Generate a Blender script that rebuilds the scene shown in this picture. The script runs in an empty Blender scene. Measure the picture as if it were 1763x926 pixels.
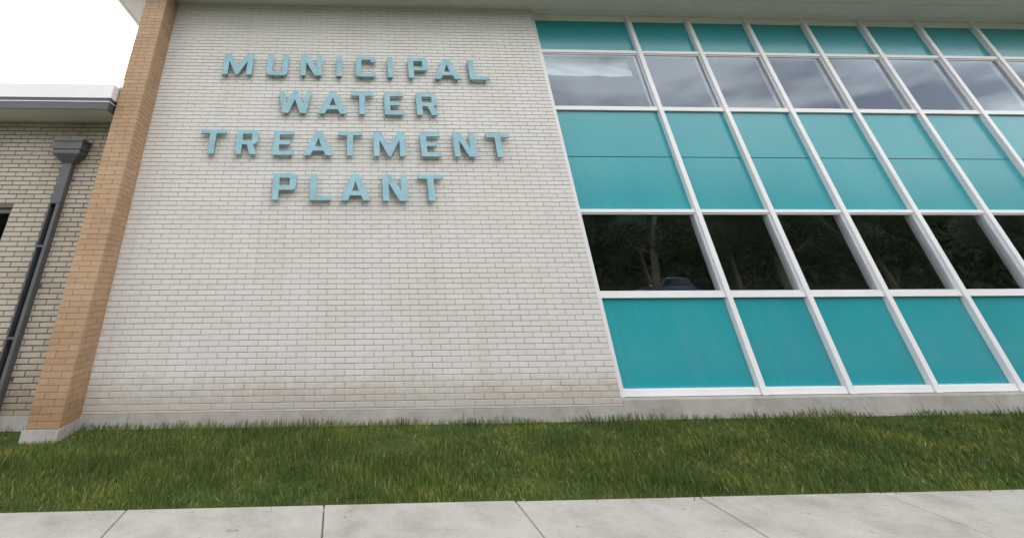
import bpy, bmesh, math, random
from mathutils import Matrix, Vector
random.seed(11)
R = math.radians
sc = bpy.context.scene
COL = sc.collection

# ------------------------------------------------------------------ camera
cam = bpy.data.cameras.new('camera')
cam.sensor_width = 36.0
cam.sensor_fit = 'HORIZONTAL'
cam.lens = 14.035
cam.shift_x = (881.5 - 613.0) / 1763.0
cam.shift_y = (150.0 - 463.0) / 1763.0
cam.clip_start = 0.05
cam.clip_end = 2000
camo = bpy.data.objects.new('camera', cam)
COL.objects.link(camo)
rot = Matrix(((0.99933115, -0.01249976, -0.03436583),
              (-0.03636789, -0.43801404, -0.89823220),
              (-0.00382503, 0.89888122, -0.43817566)))
# camera axes are the columns (world from camera)
camo.matrix_world = Matrix.Translation((0.0, -6.3, 1.6)) @ rot.to_4x4()
sc.camera = camo

# ------------------------------------------------------------------ sky
SUN_DIR = Vector((0.22, -0.70, 0.68)).normalized()      # towards the sun
world = bpy.data.worlds.new('World')
sc.world = world
world.use_nodes = True
nt = world.node_tree
nt.nodes.clear()
N, L = nt.nodes.new, nt.links.new
wo = N('ShaderNodeOutputWorld')
bg = N('ShaderNodeBackground')
bg.inputs['Strength'].default_value = 0.1
sky = N('ShaderNodeTexSky')
sky.sky_type = 'NISHITA'
sky.sun_disc = False
sky.sun_elevation = math.asin(SUN_DIR.z)
sky.sun_rotation = math.atan2(SUN_DIR.x, SUN_DIR.y)
sky.air_density = 1.0
sky.dust_density = 1.5
tc = N('ShaderNodeTexCoord')
sep = N('ShaderNodeSeparateXYZ')
L(tc.outputs['Generated'], sep.inputs[0])
zmx = N('ShaderNodeMath'); zmx.operation = 'MAXIMUM'; zmx.inputs[1].default_value = 0.06
L(sep.outputs['Z'], zmx.inputs[0])
zad = N('ShaderNodeMath'); zad.operation = 'ADD'; zad.inputs[1].default_value = 0.15
L(zmx.outputs[0], zad.inputs[0])
dx = N('ShaderNodeMath'); dx.operation = 'DIVIDE'
dy = N('ShaderNodeMath'); dy.operation = 'DIVIDE'
L(sep.outputs['X'], dx.inputs[0]); L(zad.outputs[0], dx.inputs[1])
L(sep.outputs['Y'], dy.inputs[0]); L(zad.outputs[0], dy.inputs[1])
cmb = N('ShaderNodeCombineXYZ')
L(dx.outputs[0], cmb.inputs[0]); L(dy.outputs[0], cmb.inputs[1])
n1 = N('ShaderNodeTexNoise')
n1.inputs['Scale'].default_value = 1.5
n1.inputs['Detail'].default_value = 9
n1.inputs['Roughness'].default_value = 0.55
n1.inputs['Distortion'].default_value = 0.25
L(cmb.outputs[0], n1.inputs['Vector'])
r1 = N('ShaderNodeValToRGB')
r1.color_ramp.elements[0].position = 0.33; r1.color_ramp.elements[0].color = (0.9,)*3 + (1,)
r1.color_ramp.elements[1].position = 0.55; r1.color_ramp.elements[1].color = (1, 1, 1, 1)
L(n1.outputs['Fac'], r1.inputs['Fac'])
n2 = N('ShaderNodeTexNoise')
n2.inputs['Scale'].default_value = 1.9
n2.inputs['Detail'].default_value = 6
L(cmb.outputs[0], n2.inputs['Vector'])
r2 = N('ShaderNodeValToRGB')
r2.color_ramp.elements[0].position = 0.40; r2.color_ramp.elements[0].color = (12.0, 12.6, 14.0, 1)
r2.color_ramp.elements[1].position = 0.60; r2.color_ramp.elements[1].color = (30.0, 30.0, 29.6, 1)
L(n2.outputs['Fac'], r2.inputs['Fac'])
mx = N('ShaderNodeMix'); mx.data_type = 'RGBA'
L(r1.outputs['Color'], mx.inputs[0])
L(sky.outputs['Color'], mx.inputs[6])
L(r2.outputs['Color'], mx.inputs[7])
L(mx.outputs[2], bg.inputs['Color'])
L(bg.outputs[0], wo.inputs[0])

# ------------------------------------------------------------------ sun (veiled by cloud)
sun = bpy.data.lights.new('sun', 'SUN')
sun.energy = 0.8
sun.angle = R(30)
sun.color = (1.0, 0.96, 0.9)
suno = bpy.data.objects.new('sun', sun)
suno.rotation_euler = (-SUN_DIR).to_track_quat('-Z', 'Y').to_euler()
suno.location = (10, -20, 20)
COL.objects.link(suno)

# ------------------------------------------------------------------ exposure
vs = sc.view_settings
vs.view_transform = 'Standard'
vs.look = 'None'
vs.exposure = 0.0
vs.gamma = 1.0
vs.use_curve_mapping = False
sc.render.engine = 'CYCLES'
sc.cycles.max_bounces = 8
sc.cycles.transparent_max_bounces = 12
sc.cycles.use_denoising = True


# ================================================================== helpers
class MB:
    """collects boxes / prisms into one mesh"""
    def __init__(self): self.v = []; self.f = []; self.m = []
    def face(self, pts, mi=0):
        n = len(self.v); self.v += [tuple(p) for p in pts]
        self.f.append(tuple(range(n, n + len(pts)))); self.m.append(mi)
    def box(self, x0, x1, y0, y1, z0, z1, mi=0):
        n = len(self.v)
        self.v += [(x0,y0,z0),(x1,y0,z0),(x1,y1,z0),(x0,y1,z0),(x0,y0,z1),(x1,y0,z1),(x1,y1,z1),(x0,y1,z1)]
        for q in ((3,2,1,0),(4,5,6,7),(0,1,5,4),(1,2,6,5),(2,3,7,6),(3,0,4,7)):
            self.f.append(tuple(n + i for i in q)); self.m.append(mi)
        return self
    def chambox(self, x0, x1, y0, y1, z0, z1, c=0.004):
        """box with all edges chamfered"""
        bm = bmesh.new()
        bmesh.ops.create_cube(bm, size=1.0)
        for v in bm.verts:
            v.co = ((x0+x1)/2 + v.co.x*(x1-x0), (y0+y1)/2 + v.co.y*(y1-y0), (z0+z1)/2 + v.co.z*(z1-z0))
        c = min(c, abs(x1-x0)*.3, abs(y1-y0)*.3, abs(z1-z0)*.3)
        bmesh.ops.bevel(bm, geom=bm.edges[:], offset=c, segments=1, affect='EDGES')
        self.addbm(bm); bm.free(); return self
    def addbm(self, bm, mi=0):
        bm.verts.ensure_lookup_table(); bm.verts.index_update()
        n = len(self.v); self.v += [tuple(v.co) for v in bm.verts]
        for f in bm.faces:
            self.f.append(tuple(n + v.index for v in f.verts)); self.m.append(mi)
    def prism(self, prof, axis, a0, a1, mi=0):
        """closed profile [(p,q)..] extruded along axis ('x': (y,z), 'z': (x,y), 'y': (x,z))"""
        def P(p, a):
            return {'x': (a, p[0], p[1]), 'z': (p[0], p[1], a), 'y': (p[0], a, p[1])}[axis]
        k = len(prof); n = len(self.v)
        self.v += [P(p, a0) for p in prof] + [P(p, a1) for p in prof]
        for i in range(k):
            j = (i + 1) % k
            self.f.append((n+i, n+j, n+k+j, n+k+i)); self.m.append(mi)
        self.f.append(tuple(n+i for i in reversed(range(k)))); self.m.append(mi)
        self.f.append(tuple(n+k+i for i in range(k))); self.m.append(mi)
        return self
    def tube(self, pts, rad, seg=8, mi=0):
        n0 = len(self.v); pts = [Vector(p) for p in pts]
        for i, p in enumerate(pts):
            d = (pts[min(i+1, len(pts)-1)] - pts[max(i-1, 0)]).normalized()
            a = d.orthogonal().normalized() if i == 0 else (a - d * a.dot(d)).normalized()
            b = d.cross(a); r = rad[i] if isinstance(rad, (list, tuple)) else rad
            for k in range(seg):
                t = 2*math.pi*k/seg
                self.v.append(tuple(p + (a*math.cos(t) + b*math.sin(t))*r))
        for i in range(len(pts)-1):
            for k in range(seg):
                j = (k+1) % seg
                self.f.append((n0+i*seg+k, n0+i*seg+j, n0+(i+1)*seg+j, n0+(i+1)*seg+k)); self.m.append(mi)
        self.f.append(tuple(n0+k for k in reversed(range(seg)))); self.m.append(mi)
        e = n0+(len(pts)-1)*seg
        self.f.append(tuple(e+k for k in range(seg))); self.m.append(mi)
        return self
    def mesh(self, name, mats):
        me = bpy.data.meshes.new(name)
        me.from_pydata(self.v, [], self.f)
        if not isinstance(mats, (list, tuple)): mats = [mats]
        for m in mats: me.materials.append(m)
        if len(mats) > 1: me.polygons.foreach_set('material_index', self.m)
        bm = bmesh.new(); bm.from_mesh(me)
        bmesh.ops.recalc_face_normals(bm, faces=bm.faces[:])
        bm.to_mesh(me); bm.free()
        me.update()
        return me
    def build(self, name, mats, parent=None, loc=None):
        return link(name, self.mesh(name, mats), parent, loc)

def link(name, me, parent=None, loc=None):
    o = bpy.data.objects.new(name, me)
    COL.objects.link(o)
    if parent is not None:
        o.parent = parent
        # children are authored in world coordinates
        if loc is None:
            o.matrix_parent_inverse = ROOTINV.get(root_of(o).name, Matrix())
    if loc is not None: o.location = loc
    return o
ROOTINV = {}
def root_of(o):
    while o.parent is not None: o = o.parent
    return o
def empty(name, label, cat, loc=(0, 0, 0), group=None):
    o = bpy.data.objects.new(name, None)
    o.empty_display_size = 0.2
    COL.objects.link(o); o.location = loc
    tag(o, label, cat, group)
    return o
def tag(o, label=None, cat=None, group=None, kind=None):
    if label: o['label'] = label
    if cat: o['category'] = cat
    if group: o['group'] = group
    if kind: o['kind'] = kind
    return o
def smooth(o):
    for p in o.data.polygons: p.use_smooth = True
    return o

# ------------------------------------------------------------------ materials
def mat(name, base=(.5,.5,.5), rough=.5, spec=.5, metal=0.0):
    m = bpy.data.materials.new(name); m.use_nodes = True
    b = m.node_tree.nodes['Principled BSDF']
    b.inputs['Base Color'].default_value = (*base, 1)
    b.inputs['Roughness'].default_value = rough
    b.inputs['Specular IOR Level'].default_value = spec
    b.inputs['Metallic'].default_value = metal
    return m, m.node_tree, b
def noise(t, scale, detail=4, rough=.5, vec=None, coord='Object'):
    n = t.nodes.new('ShaderNodeTexNoise')
    n.inputs['Scale'].default_value = scale; n.inputs['Detail'].default_value = detail
    n.inputs['Roughness'].default_value = rough
    if vec is None:
        g = t.nodes.new('ShaderNodeNewGeometry'); vec = g.outputs['Position']
    t.links.new(vec, n.inputs['Vector'])
    return n
def ramp(t, src, stops):
    r = t.nodes.new('ShaderNodeValToRGB')
    e = r.color_ramp.elements
    while len(e) < len(stops): e.new(0.5)
    for i, (p, c) in enumerate(stops):
        e[i].position = p; e[i].color = (*c, 1) if len(c) == 3 else c
    t.links.new(src, r.inputs['Fac'])
    return r
def mixc(t, fac, a, b, mode='MIX'):
    m = t.nodes.new('ShaderNodeMix'); m.data_type = 'RGBA'; m.blend_type = mode
    for k, s in ((0, fac), (6, a), (7, b)):
        if isinstance(s, (int, float)): m.inputs[k].default_value = s
        elif isinstance(s, tuple): m.inputs[k].default_value = (*s, 1)
        else: t.links.new(s, m.inputs[k])
    return m.outputs[2]
def bump(t, b, src, strength=.2, dist=.002):
    n = t.nodes.new('ShaderNodeBump')
    n.inputs['Strength'].default_value = strength; n.inputs['Distance'].default_value = dist
    t.links.new(src, n.inputs['Height']); t.links.new(n.outputs[0], b.inputs['Normal'])

def brick_mat(name, stops, rough, spec, grime=(.75,.73,.69), gamt=.5, stain=None):
    m, t, b = mat(name, rough=rough, spec=spec)
    oi = t.nodes.new('ShaderNodeObjectInfo'); g = t.nodes.new('ShaderNodeNewGeometry')
    ad = t.nodes.new('ShaderNodeMath'); ad.operation = 'ADD'
    t.links.new(oi.outputs['Random'], ad.inputs[0]); t.links.new(g.outputs['Random Per Island'], ad.inputs[1])
    fr = t.nodes.new('ShaderNodeMath'); fr.operation = 'FRACT'
    t.links.new(ad.outputs[0], fr.inputs[0])
    base = ramp(t, fr.outputs[0], stops).outputs['Color']
    n = noise(t, 1.3, 6, .6)
    gr = ramp(t, n.outputs['Fac'], [(.38, grime), (.62, (1, 1, 1))]).outputs['Color']
    base = mixc(t, gamt, base, gr, 'MULTIPLY')
    sp = noise(t, 55, 3, .6)
    spk = ramp(t, sp.outputs['Fac'], [(.27, (.72,.68,.62)), (.40, (1, 1, 1))]).outputs['Color']
    base = mixc(t, .4, base, spk, 'MULTIPLY')
    g2 = t.nodes.new('ShaderNodeNewGeometry')
    mp = t.nodes.new('ShaderNodeMapping'); mp.inputs['Scale'].default_value = (5.5, 5.5, .35)
    t.links.new(g2.outputs['Position'], mp.inputs['Vector'])
    st = noise(t, 1.0, 5, .6, mp.outputs[0])
    stc = ramp(t, st.outputs['Fac'], [(.30, (.74,.71,.66)), (.46, (1, 1, 1))]).outputs['Color']
    base = mixc(t, .22, base, stc, 'MULTIPLY')
    sx = t.nodes.new('ShaderNodeSeparateXYZ'); t.links.new(g2.outputs['Position'], sx.inputs[0])
    nd = noise(t, 7, 5, .7)
    sb = t.nodes.new('ShaderNodeMath'); sb.operation = 'MULTIPLY_ADD'; sb.inputs[1].default_value = -.55
    t.links.new(nd.outputs['Fac'], sb.inputs[0]); t.links.new(sx.outputs['Z'], sb.inputs[2])
    spl = ramp(t, sb.outputs[0], [(0.0, (.62,.55,.45)), (.28, (1, 1, 1))]).outputs['Color']
    base = mixc(t, .6, base, spl, 'MULTIPLY')
    t.links.new(base, b.inputs['Base Color'])
    fine = noise(t, 220, 3, .6)
    bump(t, b, fine.outputs['Fac'], .25, .0015)
    return m
M = {}
M['white_brick'] = brick_mat('white_brick', [(0, (.59,.566,.545)), (.3, (.61,.586,.565)), (.6, (.60,.58,.565)), (.85, (.622,.598,.576)), (1, (.585,.556,.538))], .42, .5, (.86,.845,.82), .4)
M['cream_brick'] = brick_mat('cream_brick', [(0, (.42,.37,.305)), (.4, (.47,.42,.355)), (.75, (.45,.395,.33)), (1, (.405,.35,.29))], .5, .4)
M['tan_brick'] = brick_mat('tan_brick', [(0, (.385,.25,.155)), (.3, (.425,.285,.18)), (.6, (.405,.265,.165)), (.85, (.445,.305,.195)), (1, (.365,.235,.155))], .6, .35, (.8,.76,.7), .6)
def mortar_mat(name, a, b_):
    m, t, b = mat(name, rough=.9, spec=.2)
    n = noise(t, 1.1, 5, .65)
    t.links.new(ramp(t, n.outputs['Fac'], [(.35, a), (.65, b_)]).outputs['Color'], b.inputs['Base Color'])
    bump(t, b, noise(t, 160, 3).outputs['Fac'], .5, .002)
    return m
M['mortar_grey'] = mortar_mat('mortar_grey', (.335,.32,.305), (.435,.42,.40))
M['mortar_dark'] = mortar_mat('mortar_dark', (.10,.085,.07), (.15,.13,.105))
M['mortar_tan'] = mortar_mat('mortar_tan', (.32,.222,.152), (.37,.262,.182))

def painted(name, c, rough=.35, spec=.5, var=.12, bmp=.05, nscale=2.0):
    m, t, b = mat(name, c, rough, spec)
    n = noise(t, nscale, 6, .65)
    lo = tuple(x*(1-var) for x in c); hi = tuple(min(1, x*(1+var*.4)) for x in c)
    t.links.new(ramp(t, n.outputs['Fac'], [(.3, lo), (.65, hi)]).outputs['Color'], b.inputs['Base Color'])
    if bmp: bump(t, b, noise(t, 9, 3).outputs['Fac'], bmp, .004)
    return m
M['letter'] = painted('letter_paint', (.272,.455,.525), .55, .3, .2, .04, 6)
M['stud'] = painted('stud_metal', (.045,.05,.045), .6, .3)
M['frame_white'] = painted('frame_white', (.75,.74,.765), .35, .45, .06, .02)
M['soffit'] = painted('soffit_plaster', (.60,.57,.535), .7, .25, .10, .08, 1.2)
M['fascia_white'] = painted('fascia_white', (.72,.71,.745), .35, .45, .06, .03)
M['gutter'] = painted('gutter_grey', (.08,.083,.09), .42, .45, .15, .03)
M['downspout'] = painted('downspout_grey', (.105,.105,.117), .45, .4, .2, .04, 5)
M['slot'] = painted('channel_inside', (.016,.016,.02), .8, .2)
M['bronze'] = painted('bronze_frame', (.13,.12,.11), .45, .4)
m, t, b = mat('concrete', rough=.92, spec=.2)
n = noise(t, 2.5, 9, .72)
c1 = ramp(t, n.outputs['Fac'], [(.3, (.27,.255,.23)), (.5, (.36,.345,.315)), (.7, (.42,.405,.375))]).outputs['Color']
n = noise(t, 90, 4, .7)
c2 = ramp(t, n.outputs['Fac'], [(.3, (.6,.58,.55)), (.5, (1,1,1))]).outputs['Color']
c1 = mixc(t, .55, c1, c2, 'MULTIPLY')
n = noise(t, 11, 2, .5)
c3 = ramp(t, n.outputs['Fac'], [(.24, (.45,.42,.38)), (.30, (1,1,1))]).outputs['Color']
t.links.new(mixc(t, .5, c1, c3, 'MULTIPLY'), b.inputs['Base Color'])
bump(t, b, noise(t, 130, 5, .7).outputs['Fac'], .5, .003)
M['concrete'] = m
M['roof_top'] = painted('roof_membrane', (.78,.76,.74), .9, .2, .2, 0)
M['room'] = painted('room_plaster', (.22,.21,.19), .9, .2, .1, 0)
M['curtain'] = painted('sheet_plastic', (.60,.65,.71), .4, .4, .05, 0)
M['trim'] = painted('roof_trim', (.70,.66,.63), .5, .3, .05, 0)

m, t, b = mat('teal_panel', (.05,.32,.36), .16, .5)
b.inputs['IOR'].default_value = 1.62
b.inputs['Specular IOR Level'].default_value = .5
n = noise(t, .8, 4, .5)
t.links.new(ramp(t, n.outputs['Fac'], [(.3, (.015,.27,.318)), (.7, (.019,.30,.35))]).outputs['Color'], b.inputs['Base Color'])
g2 = t.nodes.new('ShaderNodeNewGeometry')
mp = t.nodes.new('ShaderNodeMapping'); mp.inputs['Scale'].default_value = (9, 9, .5)
t.links.new(g2.outputs['Position'], mp.inputs['Vector'])
stn = noise(t, 1.0, 6, .65, mp.outputs[0])
oi = t.nodes.new('ShaderNodeObjectInfo')
tone = ramp(t, oi.outputs['Random'], [(0, (.92,.95,.95)), (1, (1.0,1.0,1.0))]).outputs['Color']
dust = ramp(t, stn.outputs['Fac'], [(.45, (0,0,0)), (.8, (.075,.075,.075))]).outputs['Color']
src = b.inputs['Base Color'].links[0].from_socket
tint = mixc(t, 1.0, src, tone, 'MULTIPLY')
t.links.new(mixc(t, dust, tint, (.30,.36,.35)), b.inputs['Base Color'])
rn = noise(t, 2.2, 3, .5)
rr = ramp(t, rn.outputs['Fac'], [(.3, (.22,)*3), (.7, (.26,)*3)])
t.links.new(rr.outputs['Color'], b.inputs['Roughness'])
M['teal'] = m

def glass_mat(name, refl, tint):
    m = bpy.data.materials.new(name); m.use_nodes = True
    t = m.node_tree; t.nodes.clear()
    out = t.nodes.new('ShaderNodeOutputMaterial')
    tr = t.nodes.new('ShaderNodeBsdfTransparent'); tr.inputs[0].default_value = (*tint, 1)
    gl = t.nodes.new('ShaderNodeBsdfGlossy'); gl.inputs['Roughness'].default_value = 0.0
    gl.inputs['Color'].default_value = (.78,.87,1.0,1)
    lw = t.nodes.new('ShaderNodeLayerWeight'); lw.inputs['Blend'].default_value = .5
    fr = t.nodes.new('ShaderNodeMath'); fr.operation = 'POWER'; fr.inputs[1].default_value = 5.0
    t.links.new(lw.outputs['Facing'], fr.inputs[0])
    ad = t.nodes.new('ShaderNodeMath'); ad.operation = 'ADD'; ad.inputs[1].default_value = refl; ad.use_clamp = True
    t.links.new(fr.outputs[0], ad.inputs[0])
    mx = t.nodes.new('ShaderNodeMixShader')
    t.links.new(ad.outputs[0], mx.inputs[0]); t.links.new(tr.outputs[0], mx.inputs[1]); t.links.new(gl.outputs[0], mx.inputs[2])
    bp = t.nodes.new('ShaderNodeBump'); bp.inputs['Strength'].default_value = .06; bp.inputs['Distance'].default_value = .01
    n = noise(t, 1.1, 2)
    t.links.new(n.outputs['Fac'], bp.inputs['Height']); t.links.new(bp.outputs[0], gl.inputs['Normal'])
    t.links.new(mx.outputs[0], out.inputs[0])
    return m
M['glass'] = glass_mat('window_glass', .082, (.90,.92,.92))

# ================================================================== ground
def ground_mat():
    m, t, b = mat('lawn_soil', rough=1, spec=.1)
    n = noise(t, 3, 8, .7)
    t.links.new(ramp(t, n.outputs['Fac'], [(.3, (.035,.05,.016)), (.55, (.055,.085,.022)), (.75, (.085,.09,.035))]).outputs['Color'], b.inputs['Base Color'])
    bump(t, b, noise(t, 30, 6, .7).outputs['Fac'], .8, .03)
    return m
g = MB(); g.face([(-500,-500,0),(500,-500,0),(500,500,0),(-500,500,0)])
tag(g.build('ground', ground_mat()), kind='structure')
asph, t, b = mat('asphalt', rough=.9, spec=.3)
n = noise(t, 40, 6, .7)
t.links.new(ramp(t, n.outputs['Fac'], [(.3, (.035,.035,.037)), (.7, (.075,.074,.072))]).outputs['Color'], b.inputs['Base Color'])
g = MB(); g.box(-120, 160, -38.5, -30.5, -.05, .02)
tag(g.build('road', asph), kind='structure')

# concrete walk in front of the building, slab by slab
walk = tag(MB().box(-14, 24, -5.2, -2.05, -.1, .012).build('walkway', M['mortar_grey']), kind='structure')
for i in range(24):
    x0 = -13.6 + i*1.5
    dz = random.uniform(-.003, .003)
    MB().chambox(x0+.005, x0+1.495, -5.15, -2.1, -.05, .05+dz, .006).build('slab', M['concrete'], walk)

# ================================================================== brickwork
CP, BL, JT = .0668, .257, .0085          # course pitch, brick pitch, joint
def courses(z0, z1, zj, JT=JT):
    k = math.floor((z0 - zj) / CP); out = []
    while zj + k*CP < z1 - .012:
        a, c = max(z0, zj + k*CP + JT/2), min(z1, zj + (k+1)*CP - JT/2)
        if c - a > .01: out.append((k, a, c))
        k += 1
    return out
def row(x0, x1, ph, JT=JT):
    k = math.floor((x0 - ph) / BL); out = []
    while ph + k*BL < x1 - .012:
        a, c = max(x0, ph + k*BL + JT/2), min(x1, ph + (k+1)*BL - JT/2)
        if c - a > .012: out.append((a, c))
        k += 1
    return out
def brick_geo(mb, xa, xb, za, zb, y, dep=.016, c=.0025):
    """a facing brick, front face at y with a small arris"""
    n = len(mb.v)
    for (o, yy) in ((c, y), (0, y + c), (0, y + dep)):
        mb.v += [(xa+o, yy, za+o), (xb-o, yy, za+o), (xb-o, yy, zb-o), (xa+o, yy, zb-o)]
    mb.f.append((n, n+1, n+2, n+3)); mb.m.append(0)
    for s in (0, 4):
        for i in range(4):
            j = (i+1) % 4
            mb.f.append((n+s+i, n+s+4+i, n+s+4+j, n+s+j)); mb.m.append(0)
def brick_field(x0, x1, z0, z1, ph, zj, holes=(), JT=JT):
    out = []
    for k, za, zb in courses(z0, z1, zj, JT):
        for xa, xb in row(x0, x1, ph + (BL/2 if k % 2 else 0), JT):
            segs = [(xa, xb)]
            for (hx0, hx1, hz0, hz1) in holes:
                if zb > hz0 and za < hz1:
                    ns = []
                    for (p, q) in segs:
                        if q <= hx0 or p >= hx1: ns.append((p, q)); continue
                        if p < hx0: ns.append((p, hx0))
                        if q > hx1: ns.append((hx1, q))
                    segs = ns
            for (p, q) in segs:
                if q - p > .012: out.append((p, q, za, zb))
    return out
BRICK_CACHE = {}
def lay(field, chosen, parent, material, y=0.0, jit=.0016):
    """chosen bricks become objects of their own, the rest one joined part"""
    rest = MB(); cnt = 0
    for i, (xa, xb, za, zb) in enumerate(field):
        yy = y + random.uniform(-jit, jit)
        if i in chosen:
            key = (material.name, round((xb-xa)*1000), round((zb-za)*1000))
            me = BRICK_CACHE.get(key)
            if me is None:
                mb = MB(); w, h = (xb-xa)/2, (zb-za)/2
                brick_geo(mb, -w, w, -h, h, 0)
                me = mb.mesh('brick', material); BRICK_CACHE[key] = me
            o = link('brick', me, parent, ((xa+xb)/2, yy, (za+zb)/2))
            o.rotation_euler = (random.uniform(-.004, .004), 0, random.uniform(-.003, .003))
            cnt += 1
        else:
            brick_geo(rest, xa, xb, za, zb, yy)
    if rest.v:
        tag(rest.build('brick_field', material, parent), kind='stuff')
    return cnt

SOF = 6.43                       # soffit height
WX0, WX1 = -3.156, 3.676         # white wall
ZB = 0.15                        # top of foundation
bld = empty('main_building', 'tall white brick block with teal panelled window wall under a flat overhanging roof', 'building', (0, 0, 0))

wall = MB()
wall.box(WX0 - .3, WX1, .007, .28, ZB, SOF - .002)
wallo = wall.build('brick_wall', M['mortar_grey'], bld)
fld = brick_field(WX0 - .02, WX1, ZB, SOF - .004, .206, 1.507)
inphoto = sorted([(-1 if z0 < 1.47 else 1, z0, abs(x0), i) for i, (x0, x1, z0, z1) in enumerate(fld) if z0 > 1.47 and x1 - x0 > .1])
lay(fld, set(q[3] for q in inphoto[:300]), wallo, M['white_brick'])
MB().box(WX0 - .2, WX1, -.02, .26, 0, ZB - .003).build('foundation', M['concrete'], bld)
# far end of the front, past the window wall
EX0, EX1 = 15.63, 18.4
endw = MB().box(EX0, EX1, .007, .28, ZB, SOF - .002).build('brick_wall', M['mortar_grey'], bld)
lay(brick_field(EX0, EX1, ZB, SOF - .004, .206, 1.507), set(), endw, M['white_brick'])
MB().box(EX0, EX1, -.02, .26, 0, ZB - .003).build('foundation', M['concrete'], bld)

# ------------------------------------------------------------------ roof slab with soffit
RX0, RX1, RY0, RY1 = -4.29, 19.2, -.78, 11.0
roof = MB().box(RX0 + .02, RX1 - .02, RY0 + .02, RY1, SOF + .024, SOF + .34).build('roof', M['roof_top'], bld)
# soffit boards running along the front
ys = [RY0 + .03, -.38, .02]
MB().box(RX0 + .05, RX1 - .05, RY0 + .05, RY1 - .02, SOF + .006, SOF + .023).build('soffit', M['soffit'], roof)
bw = 2.44
for r_, (ya, yb) in enumerate(((RY0 + .05, -.395), (-.385, .003))):
    x = RX0 + .055 - (bw/2 if r_ else 0)
    while x < RX1 - .06:
        xa, xb = max(x, RX0 + .055), min(x + bw - .004, RX1 - .06)
        if xb - xa > .05:
            MB().box(xa, xb, ya, yb, SOF - .002 + random.uniform(-.0008, .0008), SOF + .0055).build('soffit_panel', M['soffit'], roof)
        x += bw
MB().box(RX0 + .055, WX0 - .02, .007, RY1 - .05, SOF - .002, SOF + .0055).build('soffit_panel', M['soffit'], roof)
MB().box(3.73, 15.58, .007, .42, SOF - .002, SOF + .0055).build('soffit_panel', M['soffit'], roof)
MB().box(RX0, RX0 + .05, RY0, RY1, SOF - .012, SOF + .36).build('edge_trim', M['trim'], roof)
MB().box(RX0 + .051, RX1, RY0, RY0 + .05, SOF - .012, SOF + .36).build('edge_trim', M['trim'], roof)
# side wall of the tall block behind the low wing
MB().box(-3.48, -3.19, .30, 10.5, 0, SOF - .004).build('side_wall', M['cream_brick'], bld)
MB().box(-3.18, 18.4, 10.0, 10.3, 0, SOF - .004).build('rear_wall', M['cream_brick'], bld)
MB().box(18.1, 18.4, .30, 9.99, 0, SOF - .004).build('side_wall', M['cream_brick'], bld)

# ------------------------------------------------------------------ window wall
PY = .20                               # panel face
MF, TF = .125, .148                    # mullion / transom fronts
mull = [5.70, 6.93] + [6.93 + 1.23*i for i in range(1, 8)]
MW = .080
edges = [(3.690, 3.806)] + [(x, x + MW) for x in mull]
edges[-1] = (15.54, 15.62)
for i, (a, c) in enumerate(edges):
    MB().chambox(a, c, MF, .30, ZB + .06, SOF - .004, .003).build('mullion', M['frame_white'], bld)
MB().box(3.69, 15.62, .02, .34, 0, ZB + .055).build('foundation', M['concrete'], bld)
rows_t = [(6.305, 6.424), (5.542, 5.602), (4.348, 4.420), (2.578, 2.630), (1.372, 1.452), (ZB + .06, ZB + .14)]
sheets = []
for i in range(len(edges) - 1):
    xa, xb = edges[i][1] + .0015, edges[i+1][0] - .0015
    for (z0, z1) in rows_t:
        MB().chambox(xa, xb, TF + (.012 if z0 > 6 else 0), .30, z0, z1, .003).build('transom', M['frame_white'], bld)
    def panel(z0, z1):
        MB().chambox(xa + .001, xb - .001, PY, PY + .03, z0 + .001, z1 - .001, .002).build('panel', M['teal'], bld)
    panel(5.603, 6.304)
    panel(3.507, 4.347)
    panel(2.631, 3.499)
    panel(ZB + .141, 1.371)
    MB().box(xa, xb, PY + .012, PY + .05, 3.490, 3.516).build('joint_strip', M['slot'], bld)
    def window(z0, z1, fb):
        fw = .017
        y0, y1 = TF + .018, .27
        fr = MB()
        fr.chambox(xa + .001, xa + fw, y0, y1, z0 + .001, z1 - .001, .002)
        fr.chambox(xb - fw, xb - .001, y0, y1, z0 + .001, z1 - .001, .002)
        fr.chambox(xa + fw + .0005, xb - fw - .0005, y0 + .002, y1, z1 - fw - .006, z1 - .0015, .002)
        fr.chambox(xa + fw + .0005, xb - fw - .0005, y0 + .002, y1, z0 + .0015, z0 + fb, .002)
        w = fr.build('window', M['frame_white'], bld)
        MB().box(xa + fw - .004, xb - fw + .004, PY - .016, PY - .010, z0 + fb - .004, z1 - fw - .002).build('pane', M['glass'], w)
    window(4.421, 5.541, .010)
    window(1.453, 2.577, .010)
# dark room behind the glass
rm = MB()
rm.box(3.5, 15.8, 3.6, 3.7, ZB + .1, 6.30)
rm.box(3.5, 3.6, .31, 3.6, ZB + .1, 6.30)
rm.box(15.7, 15.8, .31, 3.6, ZB + .1, 6.30)
rm.box(3.5, 15.8, .31, 3.7, 6.305, 6.40)
rm.box(3.5, 15.8, .31, 3.7, 3.45, 3.56)
rm.box(3.5, 15.8, .31, 3.7, ZB + .02, ZB + .1)
rm.build('interior_shell', M['room'], bld)

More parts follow.
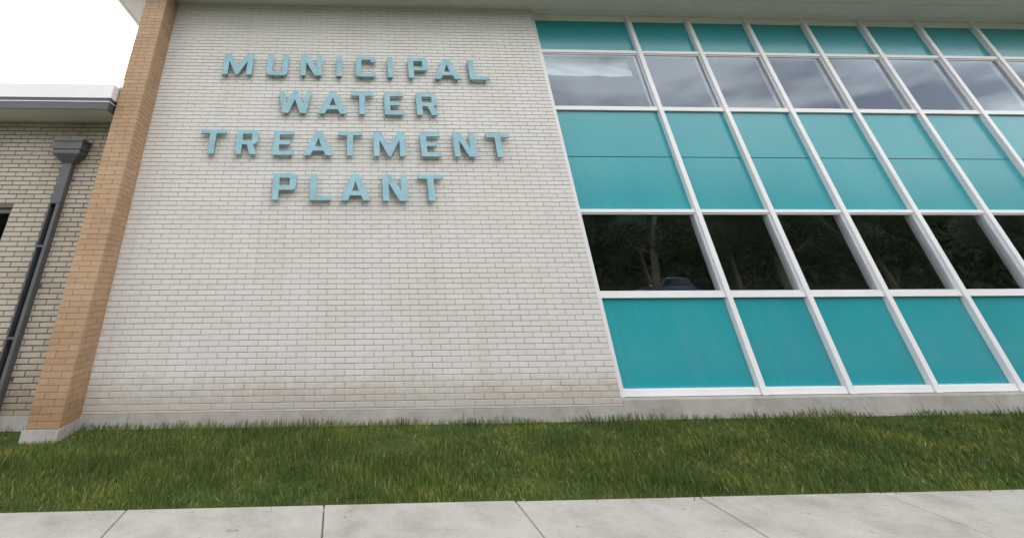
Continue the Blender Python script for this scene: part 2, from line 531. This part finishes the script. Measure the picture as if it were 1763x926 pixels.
# crumpled plastic sheet hung inside the first upper window
def sheet(x0, x1, z0, z1, y):
    nx, nz = 70, 24
    mb = MB(); vs_ = []
    import mathutils
    for j in range(nz + 1):
        for i in range(nx + 1):
            u, v = i/nx, j/nz
            x = x0 + (x1-x0)*u; z = z1 + (z0-z1)*v
            w = mathutils.noise.noise((x*2.3 + 1.7*z, z*7, 3.1))*.05 + mathutils.noise.noise((x*6, z*14 + x*4, 8.3))*.022
            sag = .02*math.sin(math.pi*u)*(1-v) + .003*math.sin(u*17)*v
            vs_.append((x + .01*math.sin(z*9), y + .05 + w, z - sag))
    mb.v = vs_
    for j in range(nz):
        for i in range(nx):
            a = j*(nx+1) + i
            mb.f.append((a, a+1, a+nx+2, a+nx+1)); mb.m.append(0)
    o = mb.build('window_sheet', M['curtain'])
    smooth(o)
    so = o.modifiers.new('thick', 'SOLIDIFY'); so.thickness = .002
    return tag(o, 'crumpled pale plastic sheet hung across the top of the first upper window', 'sheet')
sheet(3.80, 5.64, 5.16, 5.575, .34)

# ================================================================== tan brick pillar
PX0, PX1, PYF = -3.524, -3.156, -.44
pil = empty('brick_pillar', 'tan brick pillar standing between the low wing and the white brick wall', 'pillar', (0, 0, 0))
core = MB().box(PX0 + .007, PX1 - .007, PYF + .007, .005, .12, SOF - .004)
coreo = core.build('mortar_core', M['mortar_tan'], pil)
MB().box(PX0 - .02, PX1 + .02, PYF - .02, .0, 0, .117).build('foundation', M['concrete'], pil)
RC = .026                               # rounded arris of the corner bricks
PC = {}
def pillar_mesh(kind, h):
    key = (kind, round(h*1000))
    if key in PC: return PC[key]
    mb = MB()
    def arc(cx, cy, a0, a1, n=4):
        return [(cx + RC*math.cos(R(a0 + (a1-a0)*i/n)), cy + RC*math.sin(R(a0 + (a1-a0)*i/n))) for i in range(n+1)]
    W = PX1 - PX0; D = -PYF
    ch, sh = .257 - JT, .124               # stretcher and header lengths
    if kind == 'corner_long_front':         # long on the front, header on the right side; around the right corner
        prof = [(PX1-ch, PYF+.05), (PX1-ch, PYF)] + arc(PX1-RC, PYF+RC, -90, 0) + [(PX1, PYF+sh-JT), (PX1-.05, PYF+sh-JT), (PX1-.05, PYF+.05)]
    elif kind == 'corner_long_side':
        prof = [(PX1-sh+JT, PYF+.05), (PX1-sh+JT, PYF)] + arc(PX1-RC, PYF+RC, -90, 0) + [(PX1, PYF+ch), (PX1-.05, PYF+ch), (PX1-.05, PYF+.05)]
    elif kind == 'left_short':
        x1 = PX1 - ch - JT
        prof = [(PX0, PYF+.12)] + arc(PX0+.012, PYF+.012, 180, 180, 1)[:1] + [(PX0, PYF+.004), (PX0+.004, PYF), (x1, PYF), (x1, PYF+.05), (PX0+.05, PYF+.05), (PX0+.05, PYF+.12)]
        prof = [(PX0, PYF+.12), (PX0, PYF+.004), (PX0+.004, PYF), (x1, PYF), (x1, PYF+.05), (PX0+.05, PYF+.05), (PX0+.05, PYF+.12)]
    elif kind == 'left_long':
        x1 = PX1 - sh
        prof = [(PX0, PYF+.12), (PX0, PYF+.004), (PX0+.004, PYF), (x1, PYF), (x1, PYF+.05), (PX0+.05, PYF+.05), (PX0+.05, PYF+.12)]
    elif kind == 'side_long':
        prof = [(PX1, PYF+sh), (PX1, PYF+sh+ch), (PX1-.05, PYF+sh+ch), (PX1-.05, PYF+sh)]
    elif kind == 'side_end_a':
        prof = [(PX1, PYF+sh+ch+JT), (PX1, -.001), (PX1-.05, -.001), (PX1-.05, PYF+sh+ch+JT)]
    elif kind == 'side_end_b':
        prof = [(PX1, PYF+ch+JT), (PX1, -.001), (PX1-.05, -.001), (PX1-.05, PYF+ch+JT)]
    mb.prism(prof, 'z', -h/2, h/2)
    PC[key] = mb.mesh('brick', M['tan_brick'])
    return PC[key]
for k, za, zb in courses(.12, SOF - .01, 1.507 + .022, .006):
    kinds = ('corner_long_front', 'left_short', 'side_long', 'side_end_a') if k % 2 else ('corner_long_side', 'left_long', 'side_end_b')
    if zb < 1.0: kinds = kinds
    for kd in kinds:
        h = zb - za + .001
        o = link('brick', pillar_mesh(kd, round(h, 3)), coreo, (random.uniform(-.0012, .0012), random.uniform(-.0012, .0012), (za+zb)/2))
# plain left face of the pillar
MB().box(PX0 + .0005, PX0 + .03, PYF + .125, .0, .12, SOF - .01).build('side_face', M['tan_brick'], pil)
MB().box(-3.562, -3.497, PYF - .006, PYF + .16, 4.388, 4.52).build('flashing', M['fascia_white'], pil)

# ================================================================== low wing
wing = empty('low_wing', 'low cream brick wing with white fascia and grey gutter beside the tan pillar', 'building', (0, 0, 0))
WSOF = 3.975
VX0 = -13.0
hole = (-6.45, -4.878, 1.15, 2.613)
ww = MB()
ww.box(VX0, hole[0], .007, .28, ZB, WSOF - .002)
ww.box(hole[1], PX0 + .2, .007, .28, ZB, WSOF - .002)
ww.box(hole[0], hole[1], .007, .28, hole[3], WSOF - .002)
ww.box(hole[0], hole[1], .007, .28, ZB, hole[2])
wwo = ww.build('brick_wall', M['mortar_dark'], wing)
fld = brick_field(VX0, PX0 + .006, ZB, WSOF - .004, -4.754, 2.004, [hole], .012)
vis = [(-z0 if False else z0, i) for i, (x0, x1, z0, z1) in enumerate(fld) if z0 > 1.47 and x0 > -5.2 - (z0-1.5)*.28 and x1 - x0 > .03]
vis.sort()
lay(fld, set(i for _, i in vis[:300]), wwo, M['cream_brick'])
MB().box(VX0, PX0 - .03, -.02, .26, 0, ZB - .003).build('foundation', M['concrete'], wing)
MB().box(VX0, VX0 + .25, .29, 9.5, 0, WSOF).build('side_wall', M['cream_brick'], wing)
MB().box(VX0, -3.5, 9.51, 9.7, 0, WSOF).build('rear_wall', M['cream_brick'], wing)
# roof, soffit, gutter and fascia; the right end stops just short of the pillar
FX, FY = -3.565, -.567
rf = MB().box(VX0 - .5, FX - .02, FY + .03, 10.0, WSOF + .03, 4.372).build('roof', M['roof_top'], wing)
MB().box(VX0 - .5, FX - .03, FY + .02, .006, WSOF, WSOF + .028).build('soffit', M['soffit'], rf)
def band(name, m_, z0, z1, out, zz=0):
    q = MB()
    # front and right return of one mitred band
    x1, y0 = FX + out, FY - out
    prof = [(VX0 - .5, y0), (x1, y0), (x1, -.001), (x1 - .025, -.001), (x1 - .025, y0 + .025), (VX0 - .5, y0 + .025)]
    q.prism(prof, 'z', z0, z1)
    return q.build(name, m_, rf)
band('gutter', M['gutter'], WSOF - .006, 4.084, 0)
band('gutter_lip', M['fascia_white'], 4.086, 4.098, .006)
band('gutter_top', M['gutter'], 4.100, 4.150, .0)
band('fascia', M['fascia_white'], 4.152, 4.379, .012)
# window
wn = MB()
wn.chambox(hole[0], hole[1], .05, .2, hole[3] - .075, hole[3] - .001, .004)
wn.chambox(hole[1] - .05, hole[1] - .001, .055, .2, hole[2] + .05, hole[3] - .076, .004)
wn.chambox(hole[0] + .001, hole[0] + .05, .055, .2, hole[2] + .05, hole[3] - .076, .004)
wn.chambox(hole[0], hole[1], .02, .2, hole[2], hole[2] + .049, .004)
wno = wn.build('window', M['bronze'], wing)
MB().box(hole[0] + .048, hole[1] - .048, .12, .126, hole[2] + .048, hole[3] - .074).build('pane', M['glass'], wno)
rm = MB()
rm.box(hole[0] - .5, hole[1] + .5, 3.0, 3.1, .3, 3.2)
rm.box(hole[0] - .6, hole[0] - .5, .29, 3.1, .3, 3.2)
rm.box(hole[1] + .5, hole[1] + .6, .29, 3.1, .3, 3.2)
rm.box(hole[0] - .6, hole[1] + .6, .29, 3.1, 3.2, 3.3)
rm.box(hole[0] - .6, hole[1] + .6, .29, 3.1, .2, .3)
rm.build('interior_shell', M['room'], wing)

# ------------------------------------------------------------------ downspout with leader head
dsp = empty('downspout', 'dark grey metal downspout with a boxy leader head and open slotted channel on cream brick', 'downspout', (-4.2, -.06, 0))
DX0, DX1, DYF, DYB = -4.283, -4.138, -.115, -.012
zt = 3.262
hp = MB()
def ring(x0, x1, y0, y1, z): return [(x0,y0,z),(x1,y0,z),(x1,y1,z),(x0,y1,z)]
rings = [ring(DX0 - .0, DX1, DYF, DYB, zt - .01), ring(DX0 - .005, DX1 + .005, DYF - .004, DYB, zt),
         ring(-4.405, -4.02, -.215, DYB, 3.375), ring(-4.41, -4.015, -.22, DYB, 3.385), ring(-4.41, -4.015, -.22, DYB, 3.565),
         ring(-4.44, -3.985, -.25, DYB, 3.568), ring(-4.44, -3.985, -.25, DYB, 3.60), ring(-4.425, -4.0, -.235, DYB - .01, 3.60), ring(-4.425, -4.0, -.235, DYB - .01, 3.45)]
n0 = 0
for r_ in rings: hp.v += r_
for k in range(len(rings) - 1):
    for i in range(4):
        j = (i+1) % 4
        hp.f.append((k*4+i, k*4+j, k*4+4+j, k*4+4+i)); hp.m.append(0)
hp.f.append((3,2,1,0)); hp.m.append(0)
e_ = (len(rings)-1)*4; hp.f.append((e_, e_+1, e_+2, e_+3)); hp.m.append(0)
def dpart(mb, name, m_, parent=None):
    o = mb.build(name, m_, parent or dsp, (0, 0, 0))
    o.location = Vector((0, 0, 0)) - Vector(dsp.location) if parent is None else Vector((0, 0, 0))
    return o
dpart(hp, 'leader_head', M['downspout'])
# pipe: closed above 2.65, open fronted channel below
dpart(MB().chambox(DX0, DX1, DYF, DYB, 2.652, zt - .012, .006), 'pipe', M['downspout'])
SL0, SL1 = -4.262, -4.184
chn = MB()
chn.prism([(DX0, DYB), (DX0, DYF), (SL0, DYF), (SL0, DYF + .012), (DX0 + .012, DYF + .012), (DX0 + .012, DYB - .012),
           (DX1 - .012, DYB - .012), (DX1 - .012, DYF + .012), (SL1, DYF + .012), (SL1, DYF), (DX1, DYF), (DX1, DYB)], 'z', .16, 2.650)
dpart(chn, 'channel', M['downspout'])
dpart(MB().box(DX0 + .014, DX1 - .014, DYB - .02, DYB - .013, .17, 2.645), 'channel_lining', M['slot'])
for z in (2.055, .95):
    dpart(MB().chambox(SL0 + .0005, SL1 - .0005, DYF + .001, DYF + .012, z, z + .03, .002), 'bridge', M['downspout'])
for z in (3.0, 1.55, .5):
    dpart(MB().chambox(DX0 - .035, DX0 - .001, -.014, -.0022, z, z + .04, .002), 'strap', M['downspout'])
    dpart(MB().chambox(DX1 + .001, DX1 + .035, -.014, -.0022, z, z + .04, .002), 'strap', M['downspout'])
dpart(MB().prism([(DYB, .02), (DYB, .158), (DYF, .158), (DYF - .02, .11), (DYF - .22, .05), (DYF - .22, .02)], 'x', DX0 + .004, DX1 - .004), 'outlet_shoe', M['downspout'])

# ================================================================== sign letters
LH = .405
def rounded(pts):
    """pts: (x,y) or (x,y,r); returns polygon with rounded corners"""
    out = []; n_ = len(pts)
    for i, p in enumerate(pts):
        if len(p) == 2 or p[2] <= 0: out.append((p[0], p[1])); continue
        P = Vector(p[:2]); A = Vector(pts[i-1][:2]); B = Vector(pts[(i+1) % n_][:2]); r = p[2]
        a = P + (A-P).normalized()*r; c = P + (B-P).normalized()*r
        for s in range(6):
            u = s/5
            q = a*(1-u)**2 + P*2*u*(1-u) + c*u*u
            out.append((q.x, q.y))
    return out
S, T_ = .098, .068                   # upright and bar strokes
def glyph(ch, w):
    h = LH
    if ch == 'I': return [[(0,0),(w,0),(w,h),(0,h)]]
    if ch == 'T':
        c = w/2; s = .051
        return [[(c-s,0),(c+s,0),(c+s,h-T_),(w,h-T_),(w,h),(0,h),(0,h-T_),(c-s,h-T_)]]
    if ch == 'L': return [[(0,0),(w,0),(w,T_),(S,T_),(S,h),(0,h)]]
    if ch == 'E':
        m0 = h*.5 - T_*.45; m1 = m0 + T_
        return [[(0,0),(w,0),(w,T_),(S,T_),(S,m0),(w*.80,m0),(w*.80,m1),(S,m1),(S,h-T_),(w*.985,h-T_),(w*.985,h),(0,h)]]
    if ch == 'U':
        return [[(0,0,.075),(w,0,.075),(w,h),(w-S,h),(w-S,T_,.03),(S,T_,.03),(S,h),(0,h)]]
    if ch == 'C':
        return [[(0,0,.065),(w,0,.065),(w,.118),(w-S*.9,.118),(w-S*.9,T_,.012),(S,T_,.03),(S,h-T_,.03),(w-S*.9,h-T_,.012),(w-S*.9,h-.118),(w,h-.118),(w,h,.065),(0,h,.065)]]
    if ch == 'P':
        b0 = h*.37
        return [[(0,0),(S,0),(S,b0),(w,b0,.06),(w,h,.06),(0,h)],
                [(S,b0+T_),(S,h-T_),(w-S,h-T_,.022),(w-S,b0+T_,.022)]]
    if ch == 'R':
        b0 = h*.40
        return [[(0,0),(S,0),(S,b0),(w*.50,b0),(w-.112,0),(w,0),(w*.80,b0),(w*.985,b0+.03,.02),(w*.985,h,.06),(0,h)],
                [(S,b0+T_),(S,h-T_),(w-S,h-T_,.022),(w-S,b0+T_,.022)]]
    if ch == 'A':
        c = w/2; ap = .058
        def xl(z): return (c-ap)*z/h           # outer left edge
        sx = .118                               # horizontal thickness of a leg
        z0, z1 = h*.19, h*.19 + T_
        zi = h*.72
        return [[(0,0),(sx,0),(xl(z0)+sx,z0),(w-xl(z0)-sx,z0),(w-sx,0),(w,0),(c+ap,h),(c-ap,h)],
                [(xl(z1)+sx,z1),(c,zi),(w-xl(z1)-sx,z1)]]
    if ch == 'N':
        dg = .132
        return [[(0,0),(S,0),(S,h*.66),(w-dg*.98,0),(w,0),(w,h),(w-S,h),(w-S,h*.36),(dg*.95,h),(0,h)]]
    if ch == 'M':
        c = w/2; dg = .125
        return [[(0,0),(S,0),(S,h*.66),(c-.022,.0),(c+.022,.0),(w-S,h*.66),(w-S,0),(w,0),(w,h),(w-dg,h),(c,h*.40),(dg,h),(0,h)]]
    if ch == 'W':
        c = w/2; a = .080; f0 = .052
        q1, q2 = w*.245, w*.755
        return [[(q1-f0,0),(q1+f0,0),(c,h*.62),(q2-f0,0),(q2+f0,0),(w,h),(w-.09,h),(q2-.004,h*.40),(c+.046,h),(c-.046,h),(q1+.004,h*.40),(.09,h),(0,h)]]
def letter_mesh(ch, w):
    cu = bpy.data.curves.new('letter', 'CURVE'); cu.dimensions = '2D'; cu.fill_mode = 'BOTH'
    cu.extrude = .0225; cu.bevel_depth = .0025; cu.bevel_resolution = 1; cu.offset = -.0025
    for poly in glyph(ch, w):
        pts = rounded(poly)
        sp = cu.splines.new('POLY'); sp.points.add(len(pts) - 1)
        for p, q in zip(sp.points, pts): p.co = (q[0], q[1], 0, 1)
        sp.use_cyclic_u = True
    ob = bpy.data.objects.new('tmp_letter', cu); COL.objects.link(ob)
    dg_ = bpy.context.evaluated_depsgraph_get(); dg_.update()
    me = bpy.data.meshes.new_from_object(ob.evaluated_get(dg_))
    bpy.data.objects.remove(ob); bpy.data.curves.remove(cu)
    me.transform(Matrix(((1,0,0,0),(0,0,-1,0),(0,1,0,0),(0,0,0,1))))
    me.materials.clear(); me.materials.append(M['letter'])
    return me
ordn = ['first', 'second', 'third', 'fourth', 'fifth', 'sixth', 'seventh', 'eighth', 'ninth']
rows_l = [('MUNICIPAL', [(-2.090,.512,4.837),(-1.332,.369,4.836),(-.739,.378,4.836),(-.108,.096,4.831),(.235,.356,4.828),(.798,.096,4.825),(1.169,.355,4.816),(1.624,.475,4.803),(2.257,.350,4.796)]),
          ('WATER', [(-1.083,.569,4.131),(-.404,.488,4.128),(.146,.391,4.120),(.719,.336,4.117),(1.267,.362,4.115)]),
          ('TREATMENT', [(-2.271,.401,3.423),(-1.692,.345,3.420),(-1.099,.332,3.412),(-.614,.476,3.408),(-.068,.406,3.407),(.517,.520,3.403),(1.287,.335,3.400),(1.827,.368,3.400),(2.378,.391,3.396)]),
          ('PLANT', [(-1.048,.355,2.714),(-.477,.332,2.709),(-.015,.475,2.706),(.641,.385,2.704),(1.202,.385,2.703)])]
studm = MB().tube([(0, 0, 0), (0, .0555, 0)], .0125, 10).mesh('mounting_stud', M['stud'])
STUD = {'I': (.25,.75), 'T': (.5,), 'L': (.12,.82), 'E': (.12,.82), 'U': (.3,.72), 'C': (.3,.72), 'P': (.13,), 'R': (.13,.87), 'A': (.12,.88), 'N': (.12,.86), 'M': (.1,.9), 'W': (.245,.755)}
rowname = {'MUNICIPAL': 'top row', 'WATER': 'second row', 'TREATMENT': 'third row', 'PLANT': 'bottom row'}
for word, lets in rows_l:
    for i, (ch, (x, w, z)) in enumerate(zip(word, lets)):
        w2 = random.uniform(-.002, .002)
        o = empty('sign_letter', 'pale blue raised letter %s, %s letter of the word %s on white brick' % (ch, ordn[i], word), 'letter', (x, -.100, z), 'pale blue letters of the wall sign')
        body = link('letter_body', letter_mesh(ch, w), o, (0, .025, 0))
        o.rotation_euler = (random.uniform(-.004, .004), random.uniform(-.004, .004), random.uniform(-.006, .006))
        for u in STUD[ch]:
            link('mounting_stud', studm, o, (u*w, .0505, .022))
        for u in ((.3, .7) if ch in 'MNUEPRTAC' else (.5,)):
            zz = LH - .03
            if ch == 'L': u = .15
            if ch in 'A': u = .5
            if ch in 'MNU': u = .1 if u < .5 else .9
            link('mounting_stud', studm, o, (u*w, .0505, zz))

# ================================================================== grass strip along the walls
def grass():
    import mathutils
    mb = MB()
    rnd = random.Random(5)
    V_, F_ = mb.v, mb.f
    for _ in range(120000):
        x = rnd.uniform(-7.5, 13.5); y = -.03 - abs(rnd.betavariate(1.1, 1.1))*2.02
        if x < PX1 + .05 and x > PX0 - .05 and y > PYF - .03: continue
        pn = mathutils.noise.noise((x*.9, y*1.3, 2.0)) + .5*mathutils.noise.noise((x*3.1, y*3.1, 7.0))
        if pn < -.42 and rnd.random() < .75: continue
        hgt = rnd.uniform(.025, .07)*(1.5 if y > -.14 else 1)*(1 + .75*pn)
        if rnd.random() < .012: hgt *= 2.2
        if y < -1.93 and rnd.random() < .5: y -= rnd.uniform(0, .12)
        a = rnd.uniform(0, 6.283); ca, sa = math.cos(a), math.sin(a)
        wd = rnd.uniform(.0025, .0045); ln = rnd.uniform(.0, .04); la = rnd.uniform(0, 6.283)
        lx, ly = ln*math.cos(la), ln*math.sin(la)
        n_ = len(V_)
        V_ += [(x-ca*wd, y-sa*wd, -.003), (x+ca*wd, y+sa*wd, -.003), (x+ca*wd*.7+lx*.4, y+sa*wd*.7+ly*.4, hgt*.6), (x+lx, y+ly, hgt)]
        F_.append((n_, n_+1, n_+2)); F_.append((n_, n_+2, n_+3))
    me = bpy.data.meshes.new('grass'); me.from_pydata(V_, [], F_)
    m, t, b = mat('grass_blade', rough=.6, spec=.3)
    g_ = t.nodes.new('ShaderNodeNewGeometry')
    n = noise(t, 1.4, 4)
    c1 = ramp(t, g_.outputs['Random Per Island'], [(0, (.045,.085,.015)), (.55, (.075,.125,.022)), (.86, (.11,.14,.035)), (1, (.26,.21,.10))]).outputs['Color']
    c2 = ramp(t, n.outputs['Fac'], [(.33, (.6,.68,.6)), (.55, (1.05,1.0,.9)), (.72, (1.9,1.5,1.2))]).outputs['Color']
    t.links.new(mixc(t, 1, c1, c2, 'MULTIPLY'), b.inputs['Base Color'])
    me.materials.append(m)
    return tag(link('grass', me), 'short green lawn grass along the foot of the brick walls', 'grass', kind='stuff')
grass()

# ================================================================== across the road: trees and a parked car
bark, t, b = mat('bark', rough=.95, spec=.2)
n = noise(t, 6, 6, .7)
t.links.new(ramp(t, n.outputs['Fac'], [(.3, (.16,.125,.085)), (.7, (.38,.31,.22))]).outputs['Color'], b.inputs['Base Color'])
bump(t, b, n.outputs['Fac'], .8, .03)
leafm, t, b = mat('leaf', rough=.55, spec=.4)
g_ = t.nodes.new('ShaderNodeNewGeometry')
t.links.new(ramp(t, g_.outputs['Random Per Island'], [(0, (.022,.048,.012)), (.6, (.045,.085,.02)), (1, (.085,.12,.035))]).outputs['Color'], b.inputs['Base Color'])

def tree_parts(seed, h, spread, n_leaf, lean):
    rnd = random.Random(seed); tr = MB(); lf = MB()
    top = Vector((lean[0], lean[1], h*.78))
    pts = [Vector((0,0,-.1))] + [Vector((lean[0]*u*u + rnd.uniform(-.1,.1), lean[1]*u*u + rnd.uniform(-.1,.1), h*.78*u)) for u in (.15,.35,.55,.8,1)]
    r0 = h*.025
    tr.tube(pts, [r0*1.35, r0*1.0, r0*.85, r0*.66, r0*.42, r0*.14], 9)
    centres = []
    for k in range(13):
        u = rnd.uniform(.38, 1.0); a = k*2.4 + rnd.uniform(-.5,.5)
        base = Vector((lean[0]*u*u, lean[1]*u*u, h*.78*u))
        ln = spread*(1.15 - .65*u)*rnd.uniform(.7,1.1)
        tip = base + Vector((math.cos(a)*ln, math.sin(a)*ln, ln*rnd.uniform(.25,.7)))
        mid = (base+tip)/2 + Vector((0,0,-.12*ln*rnd.uniform(0,1)))
        tr.tube([base, mid, tip], [r0*.42*(1.2-u*.7), r0*.25, r0*.06], 6)
        for q in range(4):
            s = rnd.uniform(.45, 1.1)
            centres.append((base + (tip-base)*s + Vector((rnd.gauss(0,.4), rnd.gauss(0,.4), rnd.gauss(.2,.35))), rnd.uniform(.5, 1.05)*spread*.33))
    centres += [(top + Vector((rnd.gauss(0,.7), rnd.gauss(0,.7), rnd.uniform(-.3, h*.17))), spread*.33) for _ in range(6)]
    per = n_leaf // len(centres)
    for c, r in centres:
        for _ in range(per):
            d = Vector((rnd.gauss(0,1), rnd.gauss(0,1), rnd.gauss(0,.8))); d *= (r*rnd.random()**.45)/max(d.length, .01)
            p = c + d
            a = Vector((rnd.gauss(0,1), rnd.gauss(0,1), rnd.gauss(0,.5))).normalized(); bb = a.orthogonal().normalized()
            s = rnd.uniform(.07,.15)
            lf.v += [tuple(p - a*s), tuple(p + bb*s*.5), tuple(p + a*s), tuple(p - bb*s*.5)]
            n_ = len(lf.v); lf.f.append((n_-4, n_-3, n_-2, n_-1)); lf.m.append(0)
    tm = tr.mesh('trunk', bark)
    for p in tm.polygons: p.use_smooth = True
    me = bpy.data.meshes.new('crown'); me.from_pydata(lf.v, [], lf.f); me.materials.append(leafm)
    return tm, me
protos = [tree_parts(3, 10.6, 3.6, 11000, (2.6, .2)), tree_parts(8, 11.4, 4.2, 12000, (-.5, .3)), tree_parts(21, 9.8, 3.6, 10000, (.3, -.4))]
spots = [(25.2,-27.8,0,0,''), (16,-26,1,1.9,''), (34.5,-26.5,2,2.6,''),
         (9,-28,2,.9,''), (1,-27,1,3.3,''), (44,-28,0,4.1,''), (58,-27,1,5.2,''), (-9,-28,0,2.2,''), (-24,-27,2,1.1,''),
         (20,-44,1,.3,''), (29,-43,0,1.3,''), (37,-45,2,4.4,''), (46,-43,1,3.6,''), (10,-44,0,5.5,''), (56,-45,2,.8,''), (66,-44,0,2.9,''), (-22,-44,1,1.7,''), (-34,-45,0,4.7,'')]
for i, (x, y, k, a, _) in enumerate(spots):
    side = 'on the near verge of the road' if y > -30 else 'on the far verge of the road'
    same = sorted([q[0] for q in spots if (q[1] > -30) == (y > -30)])
    o = empty('broadleaf_tree', 'leafy tree on the %s verge of the road, %s from the left' % ('near' if y > -30 else 'far', ordn[same.index(x)]), 'tree', (x, y, 0), 'trees along the road facing the building')
    link('trunk', protos[k][0], o, (0, 0, 0)); link('crown', protos[k][1], o, (0, 0, 0))
    o.rotation_euler = (0, 0, a); s = random.uniform(.9, 1.12); o.scale = (s, s, s)
# dense wood farther back, one mass
def wood():
    rnd = random.Random(77); V_, F_ = [], []
    for _ in range(95000):
        x = rnd.uniform(-95, 140)
        topz = 11.6 + 1.2*math.sin(x*.31) + .9*math.sin(x*.83 + 1) + .5*math.sin(x*2.1)
        z = topz*rnd.random()**.8; y = -52 - rnd.random()*7 + (z/topz)*-1.5
        a = Vector((rnd.gauss(0,1), rnd.gauss(0,.6), rnd.gauss(0,1))).normalized(); bb = a.orthogonal().normalized(); s = rnd.uniform(.35,.75)
        n_ = len(V_)
        p = Vector((x,y,z))
        V_ += [tuple(p-a*s), tuple(p+bb*s*.6), tuple(p+a*s), tuple(p-bb*s*.6)]; F_.append((n_,n_+1,n_+2,n_+3))
    me = bpy.data.meshes.new('woodland'); me.from_pydata(V_, [], F_); me.materials.append(leafm)
    tag(link('woodland', me), 'dense dark green wood beyond the road', 'woodland', kind='stuff')
wood()

# ------------------------------------------------------------------ parked car
def car(loc, rz):
    paint, t, b = mat('car_paint', (.05,.13,.30), .25, .5); b.inputs['Coat Weight'].default_value = .8
    dark, _, _ = mat('car_glass', (.02,.022,.025), .05, .6)
    tyre, _, _ = mat('tyre', (.02,.02,.02), .85, .2)
    rim, _, _ = mat('rim', (.5,.5,.52), .3, .5, .9)
    lamp, _, _ = mat('headlight', (.75,.77,.8), .1, .6)
    red, _, _ = mat('tail_light', (.35,.02,.02), .2, .5)
    o = empty('parked_car', 'blue estate car parked on the road facing the building', 'car', loc)
    o.rotation_euler = (0, 0, rz); o.scale = (1.08, 1.08, 1.1)
    def loft(secs, name, m_, parent):
        mb = MB(); k = len(secs[0])
        for s_ in secs: mb.v += s_
        for a in range(len(secs)-1):
            for i in range(k-1):
                mb.f.append((a*k+i, a*k+i+1, (a+1)*k+i+1, (a+1)*k+i)); mb.m.append(0)
        mb.f.append(tuple(range(k))); mb.m.append(0); mb.f.append(tuple((len(secs)-1)*k+i for i in range(k))); mb.m.append(0)
        for a in range(len(secs)-1): mb.f.append((a*k, (a+1)*k, (a+1)*k+k-1, a*k+k-1)); mb.m.append(0)
        ob = mb.build(name, m_, parent, (0,0,0))
        return ob
    def sec(x, w, zb, zt): return [(x,-w,zb),(x,-w*1.02,zb+.2),(x,-w*1.0,zt-.12),(x,-w*.9,zt),(x,w*.9,zt),(x,w*1.0,zt-.12),(x,w*1.02,zb+.2),(x,w,zb)]
    loft([sec(-2.25,.72,.40,.78), sec(-2.1,.84,.28,.95), sec(-1.3,.88,.24,1.0), sec(0,.89,.24,.98), sec(.9,.88,.24,.97), sec(1.7,.86,.26,.88), sec(2.15,.80,.30,.76), sec(2.28,.68,.38,.66)], 'body', paint, o)
    def cs(x, w, zt): return [(x,-.80,.95),(x,-w,zt-.06),(x,-w*.86,zt),(x,w*.86,zt),(x,w,zt-.06),(x,.80,.95)]
    loft([cs(-2.02,.70,1.05), cs(-1.75,.64,1.50), cs(-.6,.63,1.60), cs(.15,.63,1.57), cs(.98,.74,1.02)], 'cabin', dark, o)
    loft([[(-1.82,-.58,1.50),(-1.82,-.5,1.545),(-1.82,.5,1.545),(-1.82,.58,1.50)], [(-.6,-.6,1.59),(-.6,-.52,1.64),(-.6,.52,1.64),(-.6,.6,1.59)], [(.2,-.58,1.55),(.2,-.5,1.60),(.2,.5,1.60),(.2,.58,1.55)]], 'roof', paint, o)
    for x in (-1.35, 1.4):
        for s in (-1, 1):
            w = MB().tube([(0,-.1,0),(0,-.09,0),(0,.09,0),(0,.1,0)], [.27,.32,.32,.27], 20).build('wheel', tyre, o, (x, s*.80, .32))
            MB().tube([(0,-.105,0),(0,.105,0)], .19, 14).build('rim', rim, w, (0, 0, 0))
    for s in (-1, 1):
        MB().chambox(2.14, 2.285, s*.62-.12, s*.62+.12, .60, .72, .02).build('headlight', lamp, o, (0,0,0))
        MB().chambox(-2.29, -2.2, s*.66-.07, s*.66+.07, .66, .86, .02).build('tail_light', red, o, (0,0,0))
        MB().chambox(.62, .78, s*.97-.08, s*.97+.08, .98, 1.10, .02).build('mirror', paint, o, (0,0,0))
    return o
car((29.8, -33.2, .02), R(178))
